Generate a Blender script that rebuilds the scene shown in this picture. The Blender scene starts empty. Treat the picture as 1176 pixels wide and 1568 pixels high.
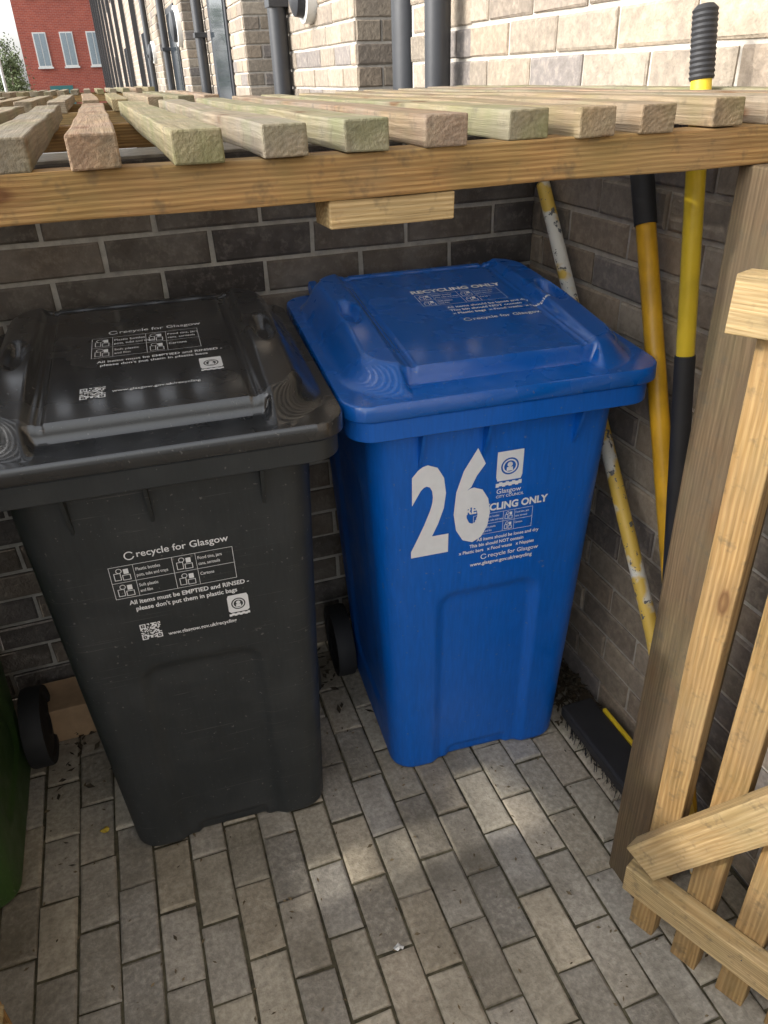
import bpy, math, random
from mathutils import Vector, Matrix, noise
random.seed(7)
R=random.random
def U(a,b): return a+(b-a)*R()
scene=bpy.context.scene
scene.view_settings.view_transform='Standard'
scene.view_settings.look='None'
scene.view_settings.exposure=0
col=scene.collection

# ---------------------------------------------------------------- materials
class NT:
    def __init__(s,name,rough=.6,metal=0,spec=.5):
        s.m=bpy.data.materials.new(name); s.m.use_nodes=True
        s.t=s.m.node_tree; s.n=s.t.nodes; s.b=s.n['Principled BSDF']
        s.b.inputs['Roughness'].default_value=rough; s.b.inputs['Metallic'].default_value=metal
        s.b.inputs['Specular IOR Level'].default_value=spec
    def add(s,t,**k):
        n=s.n.new(t)
        for a,v in k.items(): setattr(n,a,v)
        return n
    def l(s,a,b): s.t.links.new(a,b)
    def coord(s,scale=(1,1,1),kind='Object',rot=(0,0,0)):
        c=s.add('ShaderNodeTexCoord')
        if scale==(1,1,1) : return c.outputs[kind]
        m=s.add('ShaderNodeMapping'); m.inputs['Scale'].default_value=scale
        s.l(c.outputs[kind],m.inputs['Vector']); return m.outputs['Vector']
    def noise(s,vec,scale,detail=3,rough=.55,dist=0):
        n=s.add('ShaderNodeTexNoise'); n.inputs['Scale'].default_value=scale; n.inputs['Detail'].default_value=min(detail,3)
        n.inputs['Roughness'].default_value=rough; n.inputs['Distortion'].default_value=dist
        if vec: s.l(vec,n.inputs['Vector'])
        return n.outputs['Fac']
    def ramp(s,fac,stops):
        r=s.add('ShaderNodeValToRGB'); e=r.color_ramp.elements
        while len(e)<len(stops): e.new(.5)
        for el,(p,c) in zip(e,stops):
            el.position=p; el.color=(*c,1) if len(c)==3 else c
        s.l(fac,r.inputs['Fac']); return r.outputs['Color']
    def mix(s,f,a,b,mode='MIX'):
        m=s.add('ShaderNodeMix',data_type='RGBA',blend_type=mode)
        for inp,v in ((m.inputs[0],f),(m.inputs[6],a),(m.inputs[7],b)):
            if isinstance(v,bpy.types.NodeSocket): s.l(v,inp)
            elif isinstance(v,(int,float)): inp.default_value=v
            else: inp.default_value=(*v,1) if len(v)==3 else v
        return m.outputs[2]
    def bump(s,h,strength=.3,dist=.002,prev=None):
        b=s.add('ShaderNodeBump'); b.inputs['Strength'].default_value=strength; b.inputs['Distance'].default_value=dist
        s.l(h,b.inputs['Height'])
        if prev: s.l(prev,b.inputs['Normal'])
        return b.outputs['Normal']
    def fin(s,color=None,normal=None,rough=None):
        if color is not None:
            if isinstance(color,bpy.types.NodeSocket): s.l(color,s.b.inputs['Base Color'])
            else: s.b.inputs['Base Color'].default_value=(*color,1)
        if normal: s.l(normal,s.b.inputs['Normal'])
        if rough: s.l(rough,s.b.inputs['Roughness'])
        return s.m

def mat_plastic(name,c,rough,dust=.25,dustc=(.25,.24,.22),coat=0,wave=.25,scr=0,cr=.085):
    m=NT(name,rough); v=m.coord()
    n1=m.noise(v,7,3,.65); f=m.ramp(n1,[(.48,(0,0,0)),(.8,(dust,)*3)])
    n2=m.noise(m.coord((30,30,3)),6,2)
    c1=m.mix(m.ramp(n2,[(.3,(0,0,0)),(.8,(1,1,1))]),tuple(x*.88 for x in c),tuple(min(1,x*1.1) for x in c)) if not coat else c
    cc=m.mix(f,c1,dustc)
    sp=m.noise(v,130,2,.5); cc=m.mix(m.ramp(sp,[(.69,(0,0,0)),(.75,(.4,)*3)]),cc,dustc)
    if scr:
        s2=m.noise(m.coord((3,3,170)),2.2,3,.6); cc=m.mix(m.ramp(s2,[(.66,(0,0,0)),(.72,(scr,)*3)]),cc,dustc)
    n4=m.noise(v,9,2)
    nr=m.bump(n4,wave,.004)
    rr=m.ramp(n1,[(.3,(rough*.85,)*3),(.75,(min(1,rough*1.6),)*3)])
    if coat:
        m.b.inputs['Coat Weight'].default_value=coat; m.b.inputs['Coat Roughness'].default_value=cr; m.b.inputs['Coat IOR'].default_value=1.6
    return m.fin(cc,nr,rr)
def mat_simple(name,c,rough=.6,var=.15,scale=20,metal=0,bump=.2):
    m=NT(name,rough,metal); v=m.coord(); n=m.noise(v,scale,3)
    cc=m.ramp(n,[(.3,tuple(x*(1-var) for x in c)),(.7,tuple(min(1,x*(1+var)) for x in c))])
    return m.fin(cc,m.bump(n,bump,.002) if bump else None)
def mat_wood(name,a,b,weather=.3,green=.0,wcol=(.23,.20,.16),knot=.85,gain=1.0):
    a=tuple(x*gain for x in a); b=tuple(x*gain for x in b); wcol=tuple(x*gain for x in wcol)
    m=NT(name,.75,spec=.25)
    tc=m.add('ShaderNodeTexCoord'); oi=m.add('ShaderNodeObjectInfo')
    mul=m.add('ShaderNodeMath',operation='MULTIPLY'); mul.inputs[1].default_value=37.0
    m.l(oi.outputs['Random'],mul.inputs[0])
    cmb=m.add('ShaderNodeCombineXYZ'); m.l(mul.outputs[0],cmb.inputs['X'])
    off=m.add('ShaderNodeVectorMath',operation='ADD'); m.l(tc.outputs['Object'],off.inputs[0]); m.l(cmb.outputs[0],off.inputs[1])
    sx=m.add('ShaderNodeMapping'); sx.inputs['Scale'].default_value=(.45,1,1); sx.inputs['Location'].default_value=(0,.017,.033)
    m.l(off.outputs[0],sx.inputs['Vector'])
    w=m.add('ShaderNodeTexWave',wave_type='RINGS',rings_direction='X'); w.inputs['Scale'].default_value=62
    w.inputs['Distortion'].default_value=7; w.inputs['Detail'].default_value=2; w.inputs['Detail Scale'].default_value=.16
    m.l(sx.outputs[0],w.inputs['Vector'])
    st=m.add('ShaderNodeMapping'); st.inputs['Scale'].default_value=(3,70,70); m.l(off.outputs[0],st.inputs['Vector'])
    fib=m.noise(st.outputs[0],2.2,3,.7)
    c=m.mix(m.ramp(w.outputs['Fac'],[(.1,(0,0,0)),(1,(1,1,1))]),a,b)
    c=m.mix(m.ramp(fib,[(.32,(.65,)*3),(.62,(0,0,0))]),c,tuple(x*.42 for x in a))
    big=m.noise(off.outputs[0],6,3,.65)
    c=m.mix(m.ramp(big,[(.38,(0,0,0)),(.64,(weather,)*3)]),c,wcol)
    if green:
        gr=m.noise(off.outputs[0],11,3,.6); c=m.mix(m.ramp(gr,[(.42,(0,0,0)),(.68,(green,)*3)]),c,(.145,.155,.065))
        bl=m.noise(off.outputs[0],38,3,.7); c=m.mix(m.ramp(bl,[(.56,(0,0,0)),(.70,(.45,)*3)]),c,(.07,.065,.05))
    kn=m.add('ShaderNodeMapping'); kn.inputs['Scale'].default_value=(5,14,14); m.l(off.outputs[0],kn.inputs['Vector'])
    vo=m.add('ShaderNodeTexVoronoi'); vo.inputs['Scale'].default_value=1.0; m.l(kn.outputs[0],vo.inputs['Vector'])
    kf=m.ramp(vo.outputs['Distance'],[(.0,(knot*.6,)*3),(.08,(knot,)*3),(.13,(.25,)*3),(.28,(0,0,0))])
    c=m.mix(kf,c,(.11,.05,.02))
    rt=m.ramp(oi.outputs['Random'],[(0,(.78,.77,.74)),(.5,(1,1,1)),(1,(1.0,.90,.78))])
    c=m.mix(1.0,c,rt,'MULTIPLY')
    nr=m.bump(fib,.8,.0025)
    return m.fin(c,nr)
def mat_attr(name,rough=.85,speck=.25,bumpd=.003,nscale=60,dirt=None,dirtamt=.5,dscale=4,light=(.62,.56,.48),lo=.42,hi=.7):
    m=NT(name,rough,spec=.25); at=m.add('ShaderNodeAttribute',attribute_name='tint')
    v=m.coord(); n=m.noise(v,nscale,3,.7); n2=m.noise(v,dscale,3,.65)
    c=m.mix(m.ramp(n,[(.3,(speck,)*3),(.55,(0,0,0))]),at.outputs['Color'],(.05,.045,.04))
    c=m.mix(m.ramp(n,[(.52,(0,0,0)),(.8,(speck*1.3,)*3)]),c,light)
    if dirt: c=m.mix(m.ramp(n2,[(lo,(0,0,0)),(hi,(dirtamt,)*3)]),c,dirt)
    return m.fin(c,m.bump(n,.8,bumpd))

BLACKP=mat_plastic('black_plastic_body',(.025,.029,.031),.42,.08,scr=.25)
BLACKL=mat_plastic('black_plastic_lid',(.019,.021,.024),.24,.08,coat=.75,wave=.08,cr=.12)
BLUEP=mat_plastic('blue_plastic_body',(0,.118,.53),.38,.02)
BLUEL=mat_plastic('blue_plastic_lid',(0,.112,.48),.24,.06,coat=.6,wave=.10,cr=.11)
GREENP=mat_plastic('green_plastic',(.04,.09,.02),.4,.1)
RUBBER=mat_simple('rubber',(.018,.018,.019),.7)
WHITEV=mat_simple('white_print',(.82,.83,.84),.5,.03,60,bump=0)
BRICK=mat_attr('house_brick',.88,.32,.005,50,(.18,.155,.135),.35,9,(.52,.44,.35))
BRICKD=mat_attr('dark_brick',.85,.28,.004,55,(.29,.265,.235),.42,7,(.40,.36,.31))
PAV=mat_attr('block_paving',.85,.34,.003,80,(.10,.084,.055),.60,3.4,(.66,.60,.50),.44,.68)
def mat_mortar(name,a,b):
    m=NT(name,.95,spec=.2); v=m.coord(); n=m.noise(v,40,3,.7)
    return m.fin(m.ramp(n,[(.3,a),(.7,b)]),m.bump(n,.5,.004))
MORT=mat_mortar('mortar',(.37,.335,.29),(.53,.49,.43))
MORTD=mat_mortar('grey_mortar',(.36,.335,.295),(.54,.51,.45))
JOINT=mat_mortar('paving_joint',(.04,.036,.024),(.14,.125,.08))
W_SLAT=mat_wood('weathered_slat_wood',(.28,.215,.14),(.39,.315,.22),.8,.45,(.25,.225,.185),gain=.88)
W_SLAT2=mat_wood('green_stained_slat_wood',(.27,.225,.125),(.37,.315,.20),.75,.7,(.24,.225,.165),gain=.88)
W_SLAT3=mat_wood('red_slat_wood',(.27,.17,.105),(.37,.26,.17),.7,.3,(.26,.22,.18),gain=.88)
W_BEAM=mat_wood('treated_beam_wood',(.31,.175,.065),(.47,.305,.125),.4,.3,(.28,.21,.12),.95,gain=.90)
W_POST=mat_wood('weathered_post_wood',(.13,.088,.05),(.17,.12,.07),.5,.15,(.10,.082,.056),.5,gain=1.0)
W_PALE=mat_wood('pale_pine',(.50,.34,.155),(.66,.48,.25),.3,.2,(.43,.35,.22),gain=.88)
W_TRT=mat_wood('treated_batten',(.42,.25,.095),(.56,.36,.155),.35,.15,(.38,.28,.16),gain=.82)
CARD=mat_simple('cardboard',(.42,.27,.15),.9)
YEL=mat_simple('yellow_paint',(.74,.53,.03),.35,.12,9)
ORA=mat_simple('orange_yellow_paint',(.66,.36,.015),.38,.2,14)
BLK=mat_simple('black_foam',(.02,.02,.022),.6)
UPVC=mat_simple('dark_grey_upvc',(.030,.032,.037),.35,.05)
GLASS=mat_simple('window_glass',(.04,.05,.06),.05,.05,bump=0)
def mat_flake():
    m=NT('flaking_paint',.5); v=m.coord(); n=m.noise(v,55,3,.7); n2=m.noise(v,12,3)
    c=m.mix(m.ramp(n2,[(.46,(0,0,0)),(.52,(1,1,1))]),(.70,.68,.60),(.68,.46,.08))
    c=m.mix(m.ramp(n,[(.6,(0,0,0)),(.63,(1,1,1))]),c,(.12,.12,.12))
    return m.fin(c,m.bump(n,.3,.001))
FLAKE=mat_flake()

# ---------------------------------------------------------------- helpers
def link(o,parent=None):
    col.objects.link(o)
    if parent: o.parent=parent
    return o
def empty(name,loc=(0,0,0),rotz=0):
    e=bpy.data.objects.new(name,None); e.empty_display_size=.1; e.location=loc; e.rotation_euler=(0,0,rotz); return link(e)
def mesh(name,V,F,mat,parent=None,smooth=None,tint=None):
    me=bpy.data.meshes.new(name); me.from_pydata(V,[],F); me.update()
    if tint is not None:
        ca=me.color_attributes.new('tint','FLOAT_COLOR','CORNER')
        buf=[]
        for p,c in zip(me.polygons,tint): buf+=[c[0],c[1],c[2],1]*p.loop_total
        ca.data.foreach_set('color',buf)
    if smooth is not None:
        me.polygons.foreach_set('use_smooth',[True]*len(me.polygons)); me.set_sharp_from_angle(angle=math.radians(smooth))
    me.materials.append(mat)
    return link(bpy.data.objects.new(name,me),parent)
def bevel(o,w=.003,seg=2):
    b=o.modifiers.new('bevel','BEVEL'); b.width=w; b.segments=seg; b.limit_method='ANGLE'; return o
BOXF=[(0,3,2,1),(4,5,6,7),(0,1,5,4),(1,2,6,5),(2,3,7,6),(3,0,4,7)]
def boxv(x0,x1,y0,y1,z0,z1): return [(x0,y0,z0),(x1,y0,z0),(x1,y1,z0),(x0,y1,z0),(x0,y0,z1),(x1,y0,z1),(x1,y1,z1),(x0,y1,z1)]
def box(name,b,mat,parent=None,bw=0):
    o=mesh(name,boxv(*b),BOXF,mat,parent)
    if bw: bevel(o,bw)
    return o
def timber(name,p0,p1,w,h,mat,parent,up=Vector((0,0,1)),bw=.002,nseg=8,wob=.0014):
    """sawn timber from p0 to p1; local X is the grain; w across, h along up"""
    p0=Vector(p0);p1=Vector(p1); d=p1-p0; L=d.length; x=d.normalized(); y=Vector(up).cross(x).normalized(); z=x.cross(y)
    V=[];F=[]
    for i in range(nseg+1):
        t=i/nseg*L-L/2
        dy=U(-wob,wob);dz=U(-wob,wob)
        for a,b in ((-1,-1),(1,-1),(1,1),(-1,1)): V.append((t+U(-.0015,.0015),a*w/2+dy+U(-.0005,.0005),b*h/2+dz+U(-.0005,.0005)))
    for i in range(nseg):
        for k in range(4):
            a=i*4+k;b=i*4+(k+1)%4; F.append((a,b,b+4,a+4))
    F.append((0,3,2,1)); n=nseg*4; F.append((n,n+1,n+2,n+3))
    me_o=mesh(name,V,[tuple(reversed(f)) for f in F],mat,parent); 
    M=Matrix((x,y,z)).transposed().to_4x4(); M.translation=(p0+p1)/2
    if parent: me_o.matrix_parent_inverse=Matrix.Identity(4)
    me_o.matrix_basis=M
    if bw: bevel(me_o,bw,2)
    return me_o
def tube(name,pts,r,mat,parent=None,seg=14,cap=True):
    V=[];F=[]
    pts=[Vector(p) for p in pts]; rs=r if isinstance(r,list) else [r]*len(pts)
    for i,p in enumerate(pts):
        d=(pts[min(i+1,len(pts)-1)]-pts[max(i-1,0)]).normalized()
        a=d.orthogonal().normalized() if i==0 else (a-d*a.dot(d)).normalized(); b=d.cross(a)
        for k in range(seg):
            t=2*math.pi*k/seg; V.append(tuple(p+(a*math.cos(t)+b*math.sin(t))*rs[i]))
    for i in range(len(pts)-1):
        for k in range(seg):
            A=i*seg+k;B=i*seg+(k+1)%seg; F.append((A,B,B+seg,A+seg))
    if cap: F.append(tuple(range(seg))[::-1]); n=(len(pts)-1)*seg; F.append(tuple(range(n,n+seg)))
    return mesh(name,V,F,mat,parent,smooth=40)
def ss(a,b,x):
    t=max(0,min(1,(x-a)/(b-a))); return t*t*(3-2*t)
def sdrb(x,y,cx,cy,hx,hy,r):
    qx=abs(x-cx)-hx+r; qy=abs(y-cy)-hy+r
    return math.hypot(max(qx,0),max(qy,0))+min(max(qx,qy),0)-r

# ---------------------------------------------------------------- brickwork
def bricks(B,o,u,n,L,z0,rows,phase,pal):
    V,F,T=B; o=Vector(o);u=Vector(u);n=Vector(n)
    for r in range(rows):
        z=z0+r*.075+.005; s=(phase+(.1125 if r%2 else 0))%.225-.225
        while s<L:
            a=max(s+.005,0); b=min(s+.22,L); s+=.225
            if b-a<.02: continue
            c=random.choice(pal); k=U(.82,1.15); c=tuple(x*k for x in c)
            j=U(-.0015,.0015); i=len(V)
            for dep,ins in ((-.004,0),(.0035+j,0),(.0065+j,.004)):
                for (p,q) in ((a+ins,z+ins),(b-ins,z+ins),(b-ins,z+.065-ins),(a+ins,z+.065-ins)):
                    P=o+u*(p+U(-.0018,.0018))+n*dep; V.append((P.x,P.y,q+U(-.0018,.0018)))
            flip=u.cross(Vector((0,0,1))).dot(n)<0
            fs=[]
            for lv in (0,4):
                for kk in range(4): fs.append((i+lv+kk,i+lv+(kk+1)%4,i+lv+4+(kk+1)%4,i+lv+4+kk))
            fs.append((i+8,i+9,i+10,i+11))
            for f in fs: F.append(tuple(reversed(f)) if flip else f); T.append(c)
PAL_H=[tuple(x*.80 for x in c) for c in [(.42,.335,.25),(.46,.38,.29),(.38,.32,.25),(.44,.365,.28),(.33,.275,.22),(.27,.24,.22),(.48,.41,.325),(.36,.305,.24)]]
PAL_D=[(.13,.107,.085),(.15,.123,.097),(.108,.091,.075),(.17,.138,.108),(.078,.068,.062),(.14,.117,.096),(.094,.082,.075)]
XW=.9745; YB=1.737; Z0=1.0805-.0375-15*.075
dw=empty('dividing_brick_wall')
B=([],[],[])
ph=(-.1453-(-3.2)+.1125)%.225
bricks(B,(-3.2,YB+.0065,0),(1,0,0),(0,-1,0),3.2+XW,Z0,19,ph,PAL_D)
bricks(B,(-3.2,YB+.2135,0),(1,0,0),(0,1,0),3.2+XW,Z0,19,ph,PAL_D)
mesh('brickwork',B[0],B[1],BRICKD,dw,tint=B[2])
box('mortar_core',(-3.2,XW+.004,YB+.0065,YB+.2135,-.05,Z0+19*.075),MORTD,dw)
V=[];F=[]
for i in range(260):
    x=-.405+random.gauss(0,.022); z=1.165+random.gauss(0,.028); s=U(.0008,.0028); a=U(0,6.28); k=len(V)
    for q in range(4): V.append((x+s*math.cos(a+q*1.57)*U(.6,1.2),YB-.0018,z+s*math.sin(a+q*1.57)*U(.6,1.2)))
    F.append((k,k+1,k+2,k+3))
mesh('lime_bloom',V,F,mat_simple('lime_bloom',(.55,.53,.50),.9),dw)

house=empty('terraced_brick_house')
B=([],[],[]); core=[]
rec=[(2.62,3.15),(4.45,5.45),(7.4,8.6),(10.3,11.5)]
XF=XW+.0065
segs=[(-3.0,2.13,XF),(2.13,2.62,XF+.02),(3.15,4.45,XF-.0),(5.45,7.4,XF),(8.6,10.3,XF),(11.5,13.0,XF)]
ROW=72
for a,b,x in segs:
    bricks(B,(x,a,0),(0,1,0),(-1,0,0),b-a,Z0,ROW,(a*1.7)%.225,PAL_H)
    core.append((x,x+.35,a,b,-.05,Z0+ROW*.075))
cv=[];cf=[]
for c in core:
    i=len(cv); cv+=boxv(*c); cf+=[tuple(i+k for k in f) for f in BOXF]
for a,b in rec:
    bricks(B,(XF+.0,b,0),(1,0,0),(0,-1,0),.24,Z0,30,0.1,PAL_H)
    bricks(B,(XF,a,0),(0,1,0),(-1,0,0),b-a,Z0+30*.075,ROW-30,.05,PAL_H)
    i=len(cv); cv+=boxv(XF,XF+.35,a+.001,b-.001,Z0+30*.075,Z0+ROW*.075); cf+=[tuple(i+k for k in f) for f in BOXF]
    xd=XF+.22
    box('front_door',(xd+.03,xd+.07,a+.08,b-.08,0,2.15),UPVC,house,.004)
    for nm,bb in (('door_frame_left',(xd,xd+.08,a-.02,a+.07,0,2.2)),('door_frame_right',(xd,xd+.08,b-.07,b-.004,0,2.2)),('door_frame_head',(xd+.001,xd+.079,a+.07,b-.07,2.14,2.2))):
        box(nm,bb,UPVC,house,.004)
    box('door_glass',(xd+.02,xd+.034,a+.25*(b-a)+.05,b-.25*(b-a)-.05,1.0,1.95),GLASS,house)
mesh('brickwork',B[0],B[1],BRICK,house,tint=B[2])
mesh('mortar_core',cv,cf,MORT,house)
def mat_brickshader(name,c1,c2,mo,axis='Y'):
    m=NT(name,.88,spec=.25); c=m.add('ShaderNodeTexCoord'); s=m.add('ShaderNodeSeparateXYZ'); m.l(c.outputs['Object'],s.inputs[0])
    k=m.add('ShaderNodeCombineXYZ'); m.l(s.outputs[axis],k.inputs['X']); m.l(s.outputs['Z'],k.inputs['Y'])
    b=m.add('ShaderNodeTexBrick'); m.l(k.outputs[0],b.inputs['Vector']); b.inputs['Scale'].default_value=1
    b.inputs['Brick Width'].default_value=.225; b.inputs['Row Height'].default_value=.075; b.inputs['Mortar Size'].default_value=.006
    b.inputs['Color1'].default_value=(*c1,1); b.inputs['Color2'].default_value=(*c2,1); b.inputs['Mortar'].default_value=(*mo,1)
    n=m.noise(c.outputs['Object'],3,3); col_=m.mix(m.ramp(n,[(.3,(.3,)*3),(.7,(0,0,0))]),b.outputs['Color'],tuple(x*.6 for x in c1))
    return m.fin(col_)
BFAR=mat_brickshader('buff_brick_far',(.38,.30,.23),(.25,.21,.18),(.44,.41,.36))
y=13.0; i=0
while y<44:
    box('wall_bay',(XF,XF+6,y+.001,y+2.1,-.05,5.4),BFAR,house)
    box('entrance_bay',(XF+.24,XF+6,y+2.101,y+3.2,-.05,5.4),BFAR,house)
    box('front_door',(XF+.17,XF+.237,y+2.2,y+3.1,0,2.1),UPVC,house)
    box('drainpipe',(XF-.09,XF-.01,y+1.9,y+1.98,0,5.4),UPVC,house)
    if i%2==0: box('window_glass',(XF-.012,XF-.003,y+.5,y+1.4,1.0,2.1),GLASS,house)
    box('window_upper',(XF-.012,XF-.003,y+.5,y+1.4,3.2,4.5),GLASS,house)
    y+=3.2; i+=1
ROOFM=mat_simple('grey_roof_tile',(.07,.07,.075),.7,.2,8)
mesh('roof',[(XF-.3,-3.2,5.4),(XF-.3,y,5.4),(XF+3.5,y,7.6),(XF+3.5,-3.2,7.6),(XF+7.5,-3.2,5.4),(XF+7.5,y,5.4)],[(0,3,2,1),(3,4,5,2),(0,1,5,4),(0,4,3),(1,2,5)],ROOFM,house)
for (py,px_,r_) in ((2.24,XW-.045,.036),(2.86,XW+.10,.055),(4.22,XW-.05,.045),(7.1,XW-.05,.04),(10.1,XW-.05,.04),(12.6,XW-.05,.04)):
    tube('drainpipe',[(px_,py,0),(px_,py,5.3)],r_,UPVC,house)
    if py!=2.86:
        for zz in (.5,1.75,3.4): box('pipe_bracket',(px_-.046,XW+.004,py-.05,py+.05,zz,zz+.035),UPVC,house,.003)
for wy in (6.0,9.2):
    for zz in (1.0,3.3):
        w=.75
        box('window_frame',(XF-.02,XF-.0085,wy-.03,wy+w+.03,zz-.03,zz+1.13),UPVC,house,.003)
        box('window_glass',(XF-.026,XF-.021,wy+.03,wy+w-.03,zz+.03,zz+1.07),GLASS,house)
WHT=mat_simple('white_plastic',(.7,.7,.68),.4,.04)
for (ly,lz,lr) in ((3.75,1.76,.10),(8.9,1.92,.17),(12.3,1.8,.13)):
    tube('bulkhead_lamp',[(XW+.004,ly,lz),(XW-.04,ly,lz),(XW-.042,ly,lz)],[lr,lr,lr*.96],WHT,house,24)
    tube('bulkhead_lamp_face',[(XW-.043,ly,lz),(XW-.075,ly,lz),(XW-.09,ly,lz)],[lr*.8,lr*.74,lr*.4],UPVC,house,24)

# ---------------------------------------------------------------- ground
GR=mat_simple('tarmac',(.16,.155,.145),.9,.2,30)
mesh('ground',[(-300,-300,-.012),(300,-300,-.012),(300,300,-.012),(-300,300,-.012)],[(0,1,2,3)],GR)
pav=empty('block_paving')
mesh('joint_sand',[(-3.5,-2.5,-.006),(XW,-2.5,-.006),(XW,5,-.006),(-3.5,5,-.006)],[(0,1,2,3)],JOINT,pav)
V=[];F=[];T=[]
PP=[(.42,.375,.295),(.46,.41,.32),(.38,.34,.275),(.50,.445,.35),(.40,.365,.305),(.44,.38,.285),(.39,.36,.31),(.45,.39,.30),(.345,.315,.265)]
pw,pl,g=.078,.160,.0048
x=-2.6; ci=0
while x<XW-.02:
    y=-1.6-(pl/2 if ci%2 else 0)+U(-.018,.018)
    while y<2.6:
        x1=min(x+pw-g,XW-.012); c=random.choice(PP); k=U(.78,1.12)
        c=tuple(q*k for q in c)
        zt=U(-.0022,.0022); i=len(V); tl=U(-.0014,.0014); tw_=U(-.0014,.0014)
        jx=U(-.0014,.0014); jy=U(-.0018,.0018)
        for dep,ins in ((-.02,0),(-.0045,0),(-.001,.002),(0,.0055)):
            for a,b in ((x+ins,y+ins),(x1-ins,y+ins),(x1-ins,y+pl-g-ins),(x+ins,y+pl-g-ins)):
                V.append((a+jx+U(-.0014,.0014),b+jy+U(-.0014,.0014),dep+zt+(tl if a>x+pw/2 else -tl)+(tw_ if b>y+pl/2 else -tw_)))
        for lv in (0,4,8):
            for kk in range(4): F.append((i+lv+kk,i+lv+(kk+1)%4,i+lv+4+(kk+1)%4,i+lv+4+kk)); T.append(c)
        F.append((i+12,i+13,i+14,i+15)); T.append(c)
        y+=pl
    x+=pw; ci+=1
mesh('paver_blocks',V,F,PAV,pav,tint=T)

# ---------------------------------------------------------------- bin-store roof
def roof(name,x0,x1,y0,y1,posts,phase=.0017,detail=True,back=.36):
    e=empty(name); k=math.floor((x0-phase)/.085)
    pat=[W_SLAT,W_SLAT3,W_SLAT2,W_SLAT,W_SLAT2,W_SLAT3,W_SLAT2,W_SLAT,W_SLAT,W_SLAT]
    while phase+k*.085<x1-.02:
        xx=phase+k*.085; kk=k; k+=1
        if xx<x0: continue
        a=U(-.008,.008) if detail else 0; sk=U(-.007,.007) if detail else 0
        timber('slat',(xx+sk,y0+a,1.4185+U(-.001,.0015)),(xx-sk,y1+U(-.01,.01),1.4185),U(.043,.048),.0295,pat[(kk+1)%10],e)
    timber('front_beam',(x0-.02,y0+.027,1.3825),(x1+.005,y0+.027,1.3825),.045,.0425,W_BEAM,e,nseg=14)
    timber('rear_beam',(x0-.02,y1-back,1.3825),(x1+.005,y1-back,1.3825),.045,.0425,W_BEAM,e,nseg=14)
    for (px_,py_) in posts:
        timber('post',(px_,py_,-.01),(px_,py_,1.361),.09,.088,W_POST,e,up=(0,1,0),bw=.003)
    return e
rf=roof('slatted_bin_store_roof',-1.35,.968,.787,2.06,[(.781,.770),(-1.28,.83)])
timber('joining_block',(.210,.822,1.3465),(.350,.822,1.3465),.055,.0285,W_PALE,rf,nseg=2)
roof('slatted_bin_store_roof',-3.0,.37,2.5,3.9,[(.3,2.56),(-2.9,2.56),(.3,3.7)],detail=True)
roof('slatted_bin_store_roof',-3.4,.5,6.2,8.0,[(.4,6.3),(-3.3,6.3),(.4,7.8)],detail=False)

# ---------------------------------------------------------------- gates
def gate(name,o,d,side,width=.62,nb=7,height=1.37,zt=1.235):
    e=empty(name); o=Vector((*o,0)); d=Vector((*d,0)).normalized(); n=Vector((-d.y,d.x,0))*side
    z=Vector((0,0,1))
    def P(t,h,off): return o+d*t+z*h+n*off
    timber('bottom_rail',P(0,.205,.016),P(width,.205,.016),.034,.062,W_PALE,e)
    timber('top_rail',P(-.012,zt,.016),P(width,zt,.016),.034,.068,W_PALE,e)
    b0=P(.02,.262,.0165); b1=P(width-.04,zt-.045,.0165)
    timber('diagonal_brace',b0,b1,.033,.066,W_PALE,e,up=n.cross((b1-b0).normalized()))
    for k in range(nb):
        t=.035+k*.085
        timber('batten',P(t,.05+U(-.006,.006),.049),P(t+U(-.002,.002),height,.049),.03,.047,W_TRT,e,up=d)
        if k>0:
            for zz in (.195,.218,zt-.01,zt+.015):
                c=P(t+U(-.008,.008),zz,-.0015); tube('screw_head',[c,c+n*.003],.0028,UPVC,e,8)
    return e
gate('wooden_gate',(.643,.667),(.40,-.917),1)
gate('wooden_gate',(-.385,.735),(-1,0),-1,width=.86,nb=10)

fe=empty('added_shade_fence')  # added fence, out of view, keeps direct sun off the foreground
yy=-2.4
while yy<1.70:
    w=.1; c=yy+.05
    if .9<c<1.0: gap=(.92,1.26)  # openings shaped to let sun patches through onto the paving
    elif 1.0<c<1.1: gap=(1.15,1.24)
    else: gap=None
    if gap:
        timber('board',(-1.45,c,.0),(-1.45,c,gap[0]),w+.002,.02,W_PALE,fe,up=(1,0,0))
        timber('board',(-1.45,c,gap[1]),(-1.45,c,1.62),w+.002,.02,W_PALE,fe,up=(1,0,0))
    else: timber('board',(-1.45,c,.0),(-1.45,c,1.62),w+.002,.02,W_PALE,fe,up=(1,0,0))
    yy+=.1
for zz,h in ((.3,.07),(1.02,.014),(1.135,.014),(1.5,.07)): timber('rail',(-1.425,-2.4,zz),(-1.425,1.7,zz),.02,h,W_PALE,fe)  # the two thin rails split the sun patches

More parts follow.
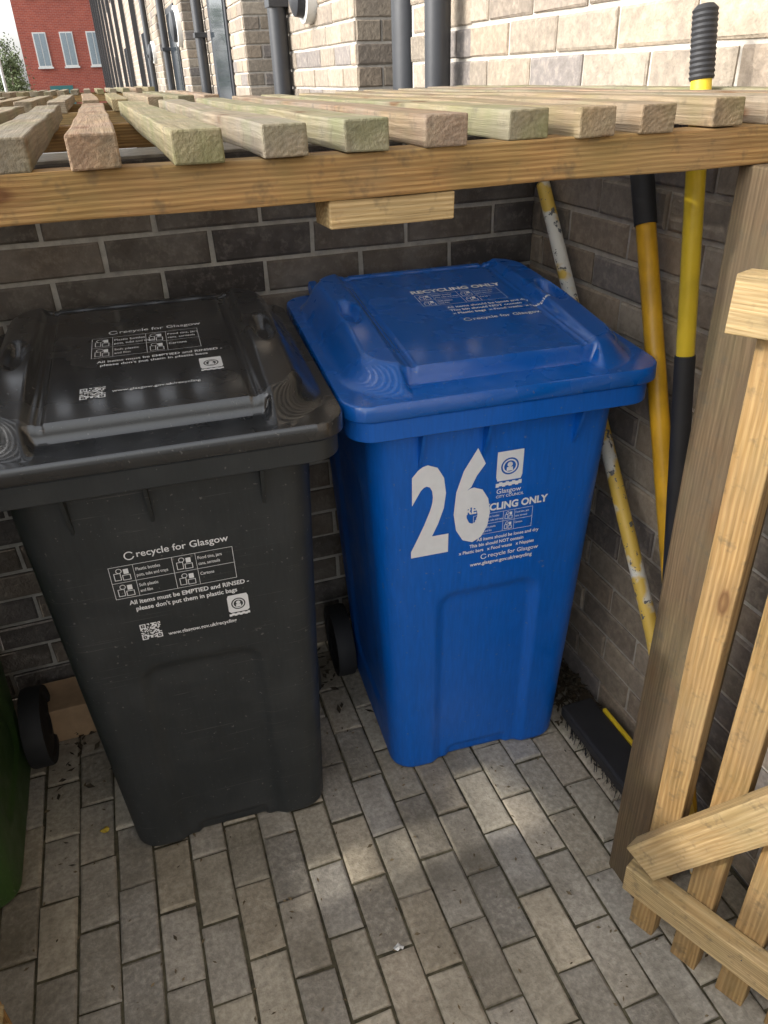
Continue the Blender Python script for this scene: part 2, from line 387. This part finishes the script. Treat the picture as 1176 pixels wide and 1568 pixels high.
# ---------------------------------------------------------------- wheelie bins
def rrect(hx,y0,y1,r,nf=80,ns=24,nc=8):
    P=[]; cy0=y0+r;cy1=y1-r;cx=hx-r
    for i in range(nf): P.append((-cx+2*cx*i/nf,y0))
    for i in range(nc): t=-math.pi/2+math.pi/2*i/nc; P.append((cx+r*math.cos(t),cy0+r*math.sin(t)))
    for i in range(ns): P.append((hx,cy0+(cy1-cy0)*i/ns))
    for i in range(nc): t=math.pi/2*i/nc; P.append((cx+r*math.cos(t),cy1+r*math.sin(t)))
    for i in range(ns): P.append((cx-2*cx*i/ns,y1))
    for i in range(nc): t=math.pi/2+math.pi/2*i/nc; P.append((-cx+r*math.cos(t),cy1+r*math.sin(t)))
    for i in range(ns): P.append((-hx,cy1-(cy1-cy0)*i/ns))
    for i in range(nc): t=math.pi+math.pi/2*i/nc; P.append((-cx+r*math.cos(t),cy0+r*math.sin(t)))
    return P
SL=.035
def tilt(y,z): return SL*(y/.6)*ss(.80,.93,z)
def yfront(z): return .083+(z-.02)/.88*(.042-.083)
def bodysec(z):
    t=(z-.02)/.88
    hx=.213+t*(.246-.213); y0=yfront(z); y1=.51+t*.07; r=.05
    if z<.02:
        k=1-z/.02; k=1-math.sqrt(max(0,1-k*k)); hx-=.014*k; y0+=.014*k; y1-=.014*k
    return hx,y0,y1,r
def loft(name,rings,mat,parent,sm=35,capb=False):
    n=len(rings[0]); V=[p for r in rings for p in r]; F=[]
    for i in range(len(rings)-1):
        for k in range(n):
            a=i*n+k;b=i*n+(k+1)%n; F.append((a,b,b+n,a+n))
    if capb: F.append(tuple(range(n))[::-1])
    return mesh(name,V,F,mat,parent,smooth=sm)
ZL=.998
PH=.178
def lidh(x,y):
    A=1-ss(-.050,.004,sdrb(x,y,0,.301,.280,.293,.11))
    hump=(.042+.018*ss(.03,.35,y))*A
    side=1-ss(PH-.006,PH+.012,abs(x))
    panel=.034+.016*(y-.05)/.5
    front=ss(.046,.053,y)
    inner=panel*front+.004*(1-front)*A
    rear=1-ss(.552,.578,y)
    edge=ss(PH-.024,PH-.019,abs(x))*(1-ss(PH-.013,PH-.008,abs(x))); inner-=.0028*edge*front
    e2=ss(.518,.525,y)-ss(.536,.543,y); inner-=.004*e2
    h=hump*(1-side)+(inner*rear+.03*A*(1-rear))*side
    ex=(abs(x)-.215)/.020; ey=(y-.30)/.060; dd=math.hypot(ex,ey); h-=.018*(1-ss(.4,1.15,dd))*A
    return max(h,0)
def lidz(x,y): return ZL+lidh(x,y)+SL*(y/.6)
def lid(mat,parent):
    nx,ny=300,310; x1=.297; y0,y1,r=-.008,.605,.05
    V=[];F=[]
    for j in range(ny+1):
        y=y0+(y1-y0)*j/ny; c=0
        if y<y0+r: c=r-math.sqrt(max(0,r*r-(y0+r-y)**2))
        if y>y1-r: c=r-math.sqrt(max(0,r*r-(y-(y1-r))**2))
        hw=x1-c
        for i in range(nx+1):
            x=-hw+2*hw*i/nx; V.append((x,y,lidz(x,y)))
    W=nx+1
    for j in range(ny):
        for i in range(nx): a=j*W+i; F.append((a,a+1,a+1+W,a+W))
    loop=[i for i in range(W)]+[j*W+nx for j in range(1,ny+1)]+[ny*W+i for i in range(nx-1,-1,-1)]+[j*W for j in range(ny-1,0,-1)]
    prev=loop; cx,cy=0,.3
    for dz,sc in ((-.0025,1.006),(-.027,1.008),(-.029,1.002),(-.029,.97)):
        cur=[]
        for q in loop:
            X,Y,Z=V[q]; cur.append(len(V)); V.append((cx+(X-cx)*sc,cy+(Y-cy)*sc,ZL+SL*(Y/.6)+dz))
        for k in range(len(loop)):
            a,b=prev[k],prev[(k+1)%len(loop)]; c,d=cur[(k+1)%len(loop)],cur[k]; F.append((d,c,b,a))
        prev=cur
    return mesh('lid',V,F,mat,parent,smooth=50)
def text_pts(s,size,bold=0.0,align='LEFT'):
    cu=bpy.data.curves.new('t','FONT'); cu.body=s; cu.size=size; cu.offset=bold*size; cu.align_x=align; cu.resolution_u=3
    o=bpy.data.objects.new('t',cu); col.objects.link(o)
    dg=bpy.context.evaluated_depsgraph_get(); me=bpy.data.meshes.new_from_object(o.evaluated_get(dg))
    V=[(v.co.x,v.co.y) for v in me.vertices]; F=[tuple(p.vertices) for p in me.polygons]
    bpy.data.objects.remove(o); return V,F
class Decal:
    def __init__(s,mp): s.V=[];s.F=[];s.mp=mp
    def addp(s,V,F):
        i=len(s.V); s.V+=[s.mp(*p) for p in V]; s.F+=[tuple(i+k for k in f) for f in F]
    def text(s,t,x,y,size,bold=.008,sx=1,sy=1,align='LEFT',slant=0,rot=0):
        V,F=text_pts(t,size,bold,align); c,n=math.cos(rot),math.sin(rot)
        s.addp([(x+(a*sx+b*slant)*c-b*sy*n, y+(a*sx)*n+b*sy*c) for a,b in V],F)
    def rect(s,x0,x1,y0,y1): s.addp([(x0,y0),(x1,y0),(x1,y1),(x0,y1)],[(0,1,2,3)])
    def frame(s,x0,x1,y0,y1,w=.0008):
        s.rect(x0,x1,y0,y0+w);s.rect(x0,x1,y1-w,y1);s.rect(x0,x0+w,y0+w,y1-w);s.rect(x1-w,x1,y0+w,y1-w)
    def ring(s,x,y,r,w,a0=0,a1=6.283,n=20):
        for i in range(n):
            t=a0+(a1-a0)*i/n;u=a0+(a1-a0)*(i+1)/n
            s.addp([(x+r*math.cos(t),y+r*math.sin(t)),(x+r*math.cos(u),y+r*math.sin(u)),(x+(r-w)*math.cos(u),y+(r-w)*math.sin(u)),(x+(r-w)*math.cos(t),y+(r-w)*math.sin(t))],[(0,1,2,3)])
    def qr(s,x,y,sz,n=17):
        rr=random.Random(3); q=sz/n
        for i in range(n):
            for j in range(n):
                fin=(i<5 and j<5)or(i<5 and j>n-6)or(i>n-6 and j<5)
                if fin: continue
                if rr.random()<.5: s.rect(x+i*q,x+(i+1)*q,y+j*q,y+(j+1)*q)
        for (a,b) in ((0,0),(0,n-5),(n-5,0)):
            s.frame(x+a*q,x+(a+5)*q,y+b*q,y+(b+5)*q,q); s.rect(x+(a+2)*q,x+(a+3)*q,y+(b+2)*q,y+(b+3)*q)
    def logo(s,x,y,w,h):
        cx,cy=x+w/2,y+h*.58; r=w*.34
        n=28; out=[];inn=[]
        for i in range(n):
            t=2*math.pi*i/n; c,d=math.cos(t),math.sin(t); m=min((w/2)/max(abs(c),1e-6),((y+h-cy) if d>0 else (cy-y-h*.2))/max(abs(d),1e-6))
            out.append((cx+c*m,cy+d*m)); inn.append((cx+c*r,cy+d*r))
        s.addp(out+inn,[(i,(i+1)%n,n+(i+1)%n,n+i) for i in range(n)])
        s.ring(cx,cy,r*.82,r*.16); s.ring(cx,cy+r*.2,r*.3,r*.25); s.rect(cx-r*.35,cx+r*.35,cy-r*.55,cy-r*.1)
        s.rect(cx-r*.1,cx+r*.1,cy-r*.1,cy+r*.5)
        for k in range(8):
            a=x+w*k/8; s.rect(a,a+w/8,y+h*(.03+.025*(k%2)),y+h*(.14+.025*(k%2)))
    def table(s,x0,x1,y0,y1):
        s.frame(x0,x1,y0,y1); my=(y0+y1)/2; s.rect(x0,x1,my-.0004,my+.0004)
        W=x1-x0
        s.rect(x0+W*.5,x0+W*.5+.0008,y0,y1)
        for r_,yy in enumerate((y0,my)):
            for c_ in range(2):
                xx=x0+W*.5*c_; hh=(y1-y0)/2
                s.rect(xx+W*.19,xx+W*.19+.0007,yy,yy+hh)
                s.frame(xx+W*.03,xx+W*.085,yy+hh*.15,yy+hh*.6,.0012); s.frame(xx+W*.095,xx+W*.16,yy+hh*.12,yy+hh*.45,.0012)
                s.ring(xx+W*.075,yy+hh*.72,hh*.15,.0012,n=10); s.rect(xx+W*.11,xx+W*.15,yy+hh*.5,yy+hh*.8)
                tx=[['Soft plastic','and film'],['Cartons',''],['Plastic bottles','pots, tubs and trays'],['Food tins, jars','cans, aerosols']][r_*2+c_]
                s.text(tx[0],xx+W*.205,yy+hh*.58,hh*.27,.01,sx=.8); s.text(tx[1],xx+W*.205,yy+hh*.22,hh*.27,.01,sx=.72)
    def done(s,name,parent): return mesh(name,s.V,s.F,WHITEV,parent)
def wheelie_bin(name,loc,rz,mb,ml):
    e=empty(name,loc,rz)
    rings=[]; zs=[0,.002,.005,.01,.015,.02]; z=.028
    while z<.925: zs.append(z); z+=.008
    zs.append(.932)
    for z in zs:
        hx,y0,y1,r=bodysec(z); ring=[]
        for (x,y) in rrect(hx,y0,y1,r):
            if y<y0+.03:
                d=sdrb(x,z,0,.19,.118,.345,.045); mk=1-ss(-.024,.004,d)
                y+=.011*mk*(1-ss(.0,.03,y-y0))
                d2=sdrb(x,z,0,-.01,.075,.05,.012); y+=.008*(1-ss(-.006,.006,d2))
            if abs(x)>hx-.02 and .15<y<.45:
                d=sdrb(y,z,.30,.45,.13,.33,.05); x-=math.copysign(.006*(1-ss(-.02,.0,d)),x)
            ring.append((x,y,z+tilt(y,z)))
        rings.append(ring)
    loft('body',rings,mb,e,40,capb=True)
    R_=[]
    for o_,z in ((-.045,.922),(-.012,.924),(-.004,.925),(0,.928),(0,.962),(-.003,.966),(-.03,.966)):
        R_.append([(x,y,z+SL*(y/.6)) for (x,y) in rrect(.29+o_,0-o_,.60+o_,.048)])
    loft('rim',R_,mb,e,35)
    for x in (-.155,-.03,.155):
        y0=yfront(.9); V=[(x-.003,y0+.004,.84),(x+.003,y0+.004,.84),(x-.003,y0+.004,.925),(x+.003,y0+.004,.925),(x-.003,y0-.03,.925),(x+.003,y0-.03,.925),(x-.003,y0-.007,.865),(x+.003,y0-.007,.865)]
        mesh('rib',V,[(0,6,4,2),(1,3,5,7),(0,1,7,6),(6,7,5,4)],mb,e)
    lid(ml,e)
    zb=lidz(0,.6)+.010
    tube('handle_bar',[(-.235,.632,zb),(.235,.632,zb)],.0125,ml,e)
    for x in (-.225,-.075,.075,.225):
        V=[];w=.009
        prof=[(.56,zb-.012),(.60,zb+.012),(.637,zb+.017),(.652,zb),(.637,zb-.02),(.60,zb-.035)]
        n=len(prof)
        for s_ in (-w,w): V+=[(x+s_,a,b) for a,b in prof]
        F=[tuple(range(n))[::-1],tuple(range(n,2*n))]+[(k,(k+1)%n,n+(k+1)%n,n+k) for k in range(n)]
        bevel(mesh('hinge_knuckle',V,F,ml,e),.003)
    for s_ in (-1,1):
        prof=[(.0,.018),(.018,.018),(.022,.02),(.028,.024),(.075,.018),(.080,.024),(.098,.024),(.1,.018),(.1,-.018),(.098,-.024),(.08,-.024),(.07,-.014),(0,-.014)]
        V=[];F=[];N=36
        for (r_,w) in prof:
            for k in range(N): t=2*math.pi*k/N; V.append((s_*(.250+w),.50+r_*math.cos(t),.1+r_*math.sin(t)))
        for i in range(len(prof)-1):
            for k in range(N): a=i*N+k;b=i*N+(k+1)%N; F.append((a,b,b+N,a+N))
        mesh('wheel',V,F,RUBBER,e,smooth=30)
    tube('axle',[(-.24,.50,.1),(.24,.50,.1)],.011,RUBBER,e)
    return e
front=lambda x,z:(x,yfront(z)-.0013,z)
top=lambda x,y:(x,y,lidz(x,y)+.0012)

bb=wheelie_bin('blue_wheelie_bin',(.5965,1.098,0),-.058,BLUEP,BLUEL)
d=Decal(front); d.text('2',-.173,.652,.268,.036,sx=.57,sy=1.0); d.text('6',-.086,.666,.268,.036,sx=.57,sy=1.0,rot=.03); 
o=mesh('house_number_sticker',[(v[0],v[1]-.0012,v[2]) for v in d.V],d.F,WHITEV,bb)
d=Decal(front)
d.logo(-.002,.770,.054,.080); d.text('Glasgow',-.000,.758,.015,.008); d.text('CITY COUNCIL',-.000,.748,.0085,.015)
d.text('RECYCLING ONLY',-.062,.722,.0225,.04,sx=.92); d.table(-.045,.082,.668,.716)
d.text('All items should be loose and dry',-.035,.653,.0110,.02,sx=.9); d.text('This bin should NOT contain',-.05,.640,.0110,.025,sx=.9)
d.text('x Plastic bags   x Food waste   x Nappies',-.072,.627,.0110,.02,sx=.9)
d.ring(-.018,.613,.0066,.0018,.6,6.0); d.text('recycle for Glasgow',-.009,.609,.0145,.01,sx=.95); d.text('www.glasgow.gov.uk/recycling',-.047,.593,.0122,.024,sx=.92)
d.done('printed_label',bb)
d=Decal(top)
cx=.032; d.text('RECYCLING ONLY',cx-.090,.392,.024,.04,sx=1.0); d.table(cx-.088,cx+.095,.315,.382)
for k,t in enumerate(('All items should be loose and dry','This bin should NOT contain','x Plastic bags  x Food waste  x Nappies')): d.text(t,cx-.045,.293-.017*k,.013,.025)
d.ring(cx-.028,.226,.008,.002,.6,6.0); d.text('recycle for Glasgow',cx-.018,.220,.018,.012)
d.done('lid_label',bb)

kb=wheelie_bin('black_wheelie_bin',(-.0055,1.0935,0),-.045,BLACKP,BLACKL)
d=Decal(front)
d.ring(-.080,.786,.0085,.002,.6,6.0); d.text('recycle for Glasgow',-.069,.781,.0190,.010)
d.table(-.118,.090,.700,.768)
d.text('All items must be EMPTIED and RINSED -',-.098,.684,.0130,.025,sx=.93); d.text("please don't put them in plastic bags",-.090,.669,.0130,.025,sx=.93)
d.logo(.066,.612,.038,.050); d.qr(-.092,.600,.036); d.text('www.glasgow.gov.uk/recycling',-.046,.600,.0112,.02,sx=.9)
d.done('printed_label',kb)
d=Decal(top)
d.ring(-.052,.388,.0085,.002,.6,6.0); d.text('recycle for Glasgow',-.042,.382,.0185,.006)
d.table(-.090,.100,.275,.366); d.text('All items must be EMPTIED and RINSED -',-.08,.252,.0125,.02); d.text("please don't put them in plastic bags",-.075,.237,.0125,.02)
d.logo(.090,.165,.038,.055); d.qr(-.105,.115,.040); d.text('www.glasgow.gov.uk/recycling',-.055,.130,.0115,.015)
d.done('lid_label',kb)
gb=wheelie_bin('green_wheelie_bin',(-.665,1.066,0),0,GREENP,GREENP)

# ---------------------------------------------------------------- tools against the wall
def lerp(a,b,t): return tuple(a[i]+(b[i]-a[i])*t for i in range(3))
e=empty('yellow_handled_broom')
A=(.888,1.108,1.534); Bp=(.900,.880,.055)
def at(z): return lerp(A,Bp,(A[2]-z)/(A[2]-Bp[2]))
tube('pole',[at(1.45),at(1.03)],.0155,YEL,e); tube('sleeve',[at(1.03),at(.05)],.0175,BLK,e)
pts=[];rs=[]
for k in range(26):
    z=1.445+k*.0036; pts.append(at(z)); rs.append(.0175+(.0015 if k%2 else 0))
pts.append(at(1.542)); rs.append(.012)
tube('grip',pts,rs,BLK,e)
bevel(box('broom_head',(.84,.93,.88,1.20,.03,.065),BLK,e),.008)
box('yellow_strip',(.93,.940,.93,1.15,.045,.068),YEL,e,.003)
V=[];F=[]
for i in range(500):
    x=U(.845,.925);y=U(.885,1.195);dx=U(-.012,.012);dy=U(-.02,.02);k=len(V); V+=[(x,y,.032),(x+.002,y,.032),(x+dx+.002,y+dy,.0),(x+dx,y+dy,.0)];F.append((k,k+1,k+2,k+3))
mesh('bristles',V,F,BLK,e)
e=empty('orange_handled_broom')
A2=(.938,1.284,1.31); B2=(.905,.765,.01)
def at2(z): return lerp(A2,B2,(A2[2]-z)/(A2[2]-B2[2]))
tube('pole',[at2(1.22),at2(.02)],.0185,ORA,e); tube('grip',[at2(1.315),at2(1.30),at2(1.21)],[.013,.0215,.021],BLK,e)
e=empty('paint_flaked_pole')
A3=(.948,1.68,1.275); B3=(.89,.985,.455); C3=(.884,.72,.02)
tube('pole',[lerp(A3,B3,.03),B3,C3],.0155,FLAKE,e); tube('grip',[A3,lerp(A3,B3,.045)],.018,BLK,e)

o=box('cardboard_box',(-.44,-.27,1.60,1.72,.0,.105),CARD); bevel(o,.003)
V=[];F=[]
for i in range(1500):
    if i<900:
        y=U(1.18,1.72) if i<700 else U(.95,1.6); x=XW-.01-abs(random.gauss(0,.06)) 
    else: x=U(-.5,.95);y=YB-abs(random.gauss(0,.14))
    s=U(.005,.016);a=U(0,6.28);z=U(.002,.016);k=len(V);c,n=math.cos(a),math.sin(a)
    V+=[(x-c*s,y-n*s,z),(x-n*s*.4,y+c*s*.4,z+U(0,.006)),(x+c*s,y+n*s,z+U(-.001,.006)),(x+n*s*.4,y-c*s*.4,z)];F.append((k,k+1,k+2,k+3))
mesh('leaf_litter',V,F,mat_simple('dead_leaves',(.055,.04,.022),.8,.5,60))
V=[];F=[]
for i in range(600):
    x=U(-.6,.95);y=U(.1,1.5);s=U(.0015,.006)*(1 if i%5 else 1.6);a=U(0,6.28);z=.004;k=len(V);c,n=math.cos(a),math.sin(a)
    V+=[(x-c*s,y-n*s,z),(x-n*s*.4,y+c*s*.4,z+.002),(x+c*s,y+n*s,z+.001),(x+n*s*.4,y-c*s*.4,z)];F.append((k,k+1,k+2,k+3))
mesh('ground_debris',V,F,mat_simple('straw_bits',(.15,.11,.06),.8,.6,60))
def scrap(name,x,y,s,c):
    V=[(x,y,.012)];n=9
    for k in range(n): t=6.283*k/n; r=s*U(.6,1.1); V.append((x+r*math.cos(t),y+r*math.sin(t)*.8,U(.003,.012)))
    mesh(name,V,[(0,k+1,(k+1)%n+1) for k in range(n)],mat_simple(name+'_mat',c,.8))
scrap('white_paper_scrap',.252,.795,.011,(.72,.72,.70)); scrap('fallen_leaf',-.285,1.275,.012,(.50,.36,.04)); scrap('white_paper_scrap',.43,1.20,.004,(.7,.7,.7))

# ---------------------------------------------------------------- background
rb=empty('red_brick_building')
RB=mat_brickshader('red_brick',(.36,.085,.055),(.27,.06,.045),(.33,.22,.18),'X')
bx0,bx1,by=-2.88,12,51
box('walls',(bx0,bx1,by,by+10,-.05,8.6),RB,rb)
box('parapet',(bx0-.1,bx1+.1,by-.1,by+10.1,8.6,8.8),UPVC,rb)
PG=mat_simple('pale_frame',(.60,.60,.58),.5); G2=mat_simple('reflective_glass',(.22,.27,.30),.15)
for zz in (2.3,5.5):
    for k in range(6):
        x=bx0+1.03+k*1.36
        box('window_frame',(x-.34,x+.34,by-.05,by+.02,zz,zz+1.6),PG,rb); box('window_glass',(x-.28,x-.02,by-.062,by-.052,zz+.06,zz+1.54),G2,rb); box('window_glass',(x+.02,x+.28,by-.062,by-.052,zz+.06,zz+1.54),G2,rb)
        box('sill',(x-.40,x+.40,by-.12,by-.002,zz-.08,zz-.003),PG,rb)
box('ground_floor_door',(bx0+1.0,bx0+2.2,by-.05,by-.001,0,1.4),mat_simple('teal_door',(.03,.14,.14),.5),rb)
def tree(name,x,y,h,w):
    e=empty(name); bark=mat_simple('bark',(.10,.08,.06),.9); lf=mat_simple('foliage',(.075,.10,.035),.7,.5,1.5)
    tube('trunk',[(x,y,0),(x+.05,y,h*.3),(x,y,h*.7)],[.14,.1,.05],bark,e,8)
    V=[];F=[]; cl=[]
    for k in range(34):
        t=U(.22,1); a=U(0,6.28); rr=w*(1-abs(t-.5)*1.1)*U(.3,1); cl.append((x+rr*math.cos(a),y+rr*math.sin(a),h*t,U(.18,.42)))
        if k%3==0: tube('limb',[(x,y,h*t*.6),(cl[-1][0],cl[-1][1],cl[-1][2])],[.04,.012],bark,e,5)
    for c in cl:
        for q in range(90):
            p=Vector((random.gauss(0,1),random.gauss(0,1),random.gauss(0,1)))*c[3]*.6+Vector(c[:3]); s=U(.03,.07)
            a=Vector((U(-1,1),U(-1,1),U(-1,1))).normalized()*s; b=a.orthogonal().normalized()*s*.6; k=len(V)
            V+=[tuple(p-a),tuple(p+b),tuple(p+a),tuple(p-b)];F.append((k,k+1,k+2,k+3))
    mesh('crown',V,F,lf,e)
tree('birch_tree',-3.3,44,3.3,.8); tree('birch_tree',-5.0,47,4.6,1.4); tree('birch_tree',-2.9,40,2.3,.6)
e=empty('street_lamp'); GAL=mat_simple('galvanised_steel',(.5,.5,.5),.4,.1,metal=.6)
tube('column',[(-2.75,34,0),(-2.75,34,5.6)],[.06,.04],GAL,e); tube('arm',[(-2.75,34,5.6),(-2.5,34,5.8),(-2.1,34,5.85)],.03,GAL,e); box('lantern',(-2.15,-1.6,33.9,34.1,5.8,5.92),GAL,e,.03)
# ---------------------------------------------------------------- light
el=math.radians(30.7); S=Vector((-math.cos(el),-.02,math.sin(el))).normalized()
w=bpy.data.worlds.new('World'); scene.world=w; w.use_nodes=True; nt=w.node_tree
sky=nt.nodes.new('ShaderNodeTexSky'); sky.sky_type='NISHITA'; sky.sun_disc=False; sky.sun_elevation=el; sky.sun_rotation=math.atan2(S.x,S.y)
sky.dust_density=3; sky.ozone_density=.6; sky.air_density=1
hs=nt.nodes.new('ShaderNodeHueSaturation'); hs.inputs['Saturation'].default_value=.18; hs.inputs['Value'].default_value=3.1
bg=nt.nodes['Background']; bg.inputs['Strength'].default_value=.15
nt.links.new(sky.outputs[0],hs.inputs['Color']); nt.links.new(hs.outputs[0],bg.inputs['Color'])
sl=bpy.data.lights.new('sun','SUN'); sl.energy=2.5; sl.angle=math.radians(1.2); sl.color=(1,.95,.87)
so=link(bpy.data.objects.new('sun',sl)); so.rotation_euler=S.to_track_quat('Z','Y').to_euler()

# ---------------------------------------------------------------- camera
f,P,psi,r,H=1153.5,.5288,.3123,.0392,1.4723
Fw=Vector((math.sin(psi)*math.cos(P),math.cos(psi)*math.cos(P),-math.sin(P)))
R0=Vector((math.cos(psi),-math.sin(psi),0)); U0=R0.cross(Fw)
Cr=(R0-U0*r).normalized(); Cu=(U0+R0*r).normalized()
M=Matrix((Cr,Cu,-Fw)).transposed().to_4x4(); M.translation=(0,0,H)
cd=bpy.data.cameras.new('camera'); cd.sensor_fit='VERTICAL'; cd.sensor_height=36; cd.lens=f/1568*36; cd.clip_start=.02; cd.clip_end=1000
cam=link(bpy.data.objects.new('camera',cd)); cam.matrix_world=M; scene.camera=cam
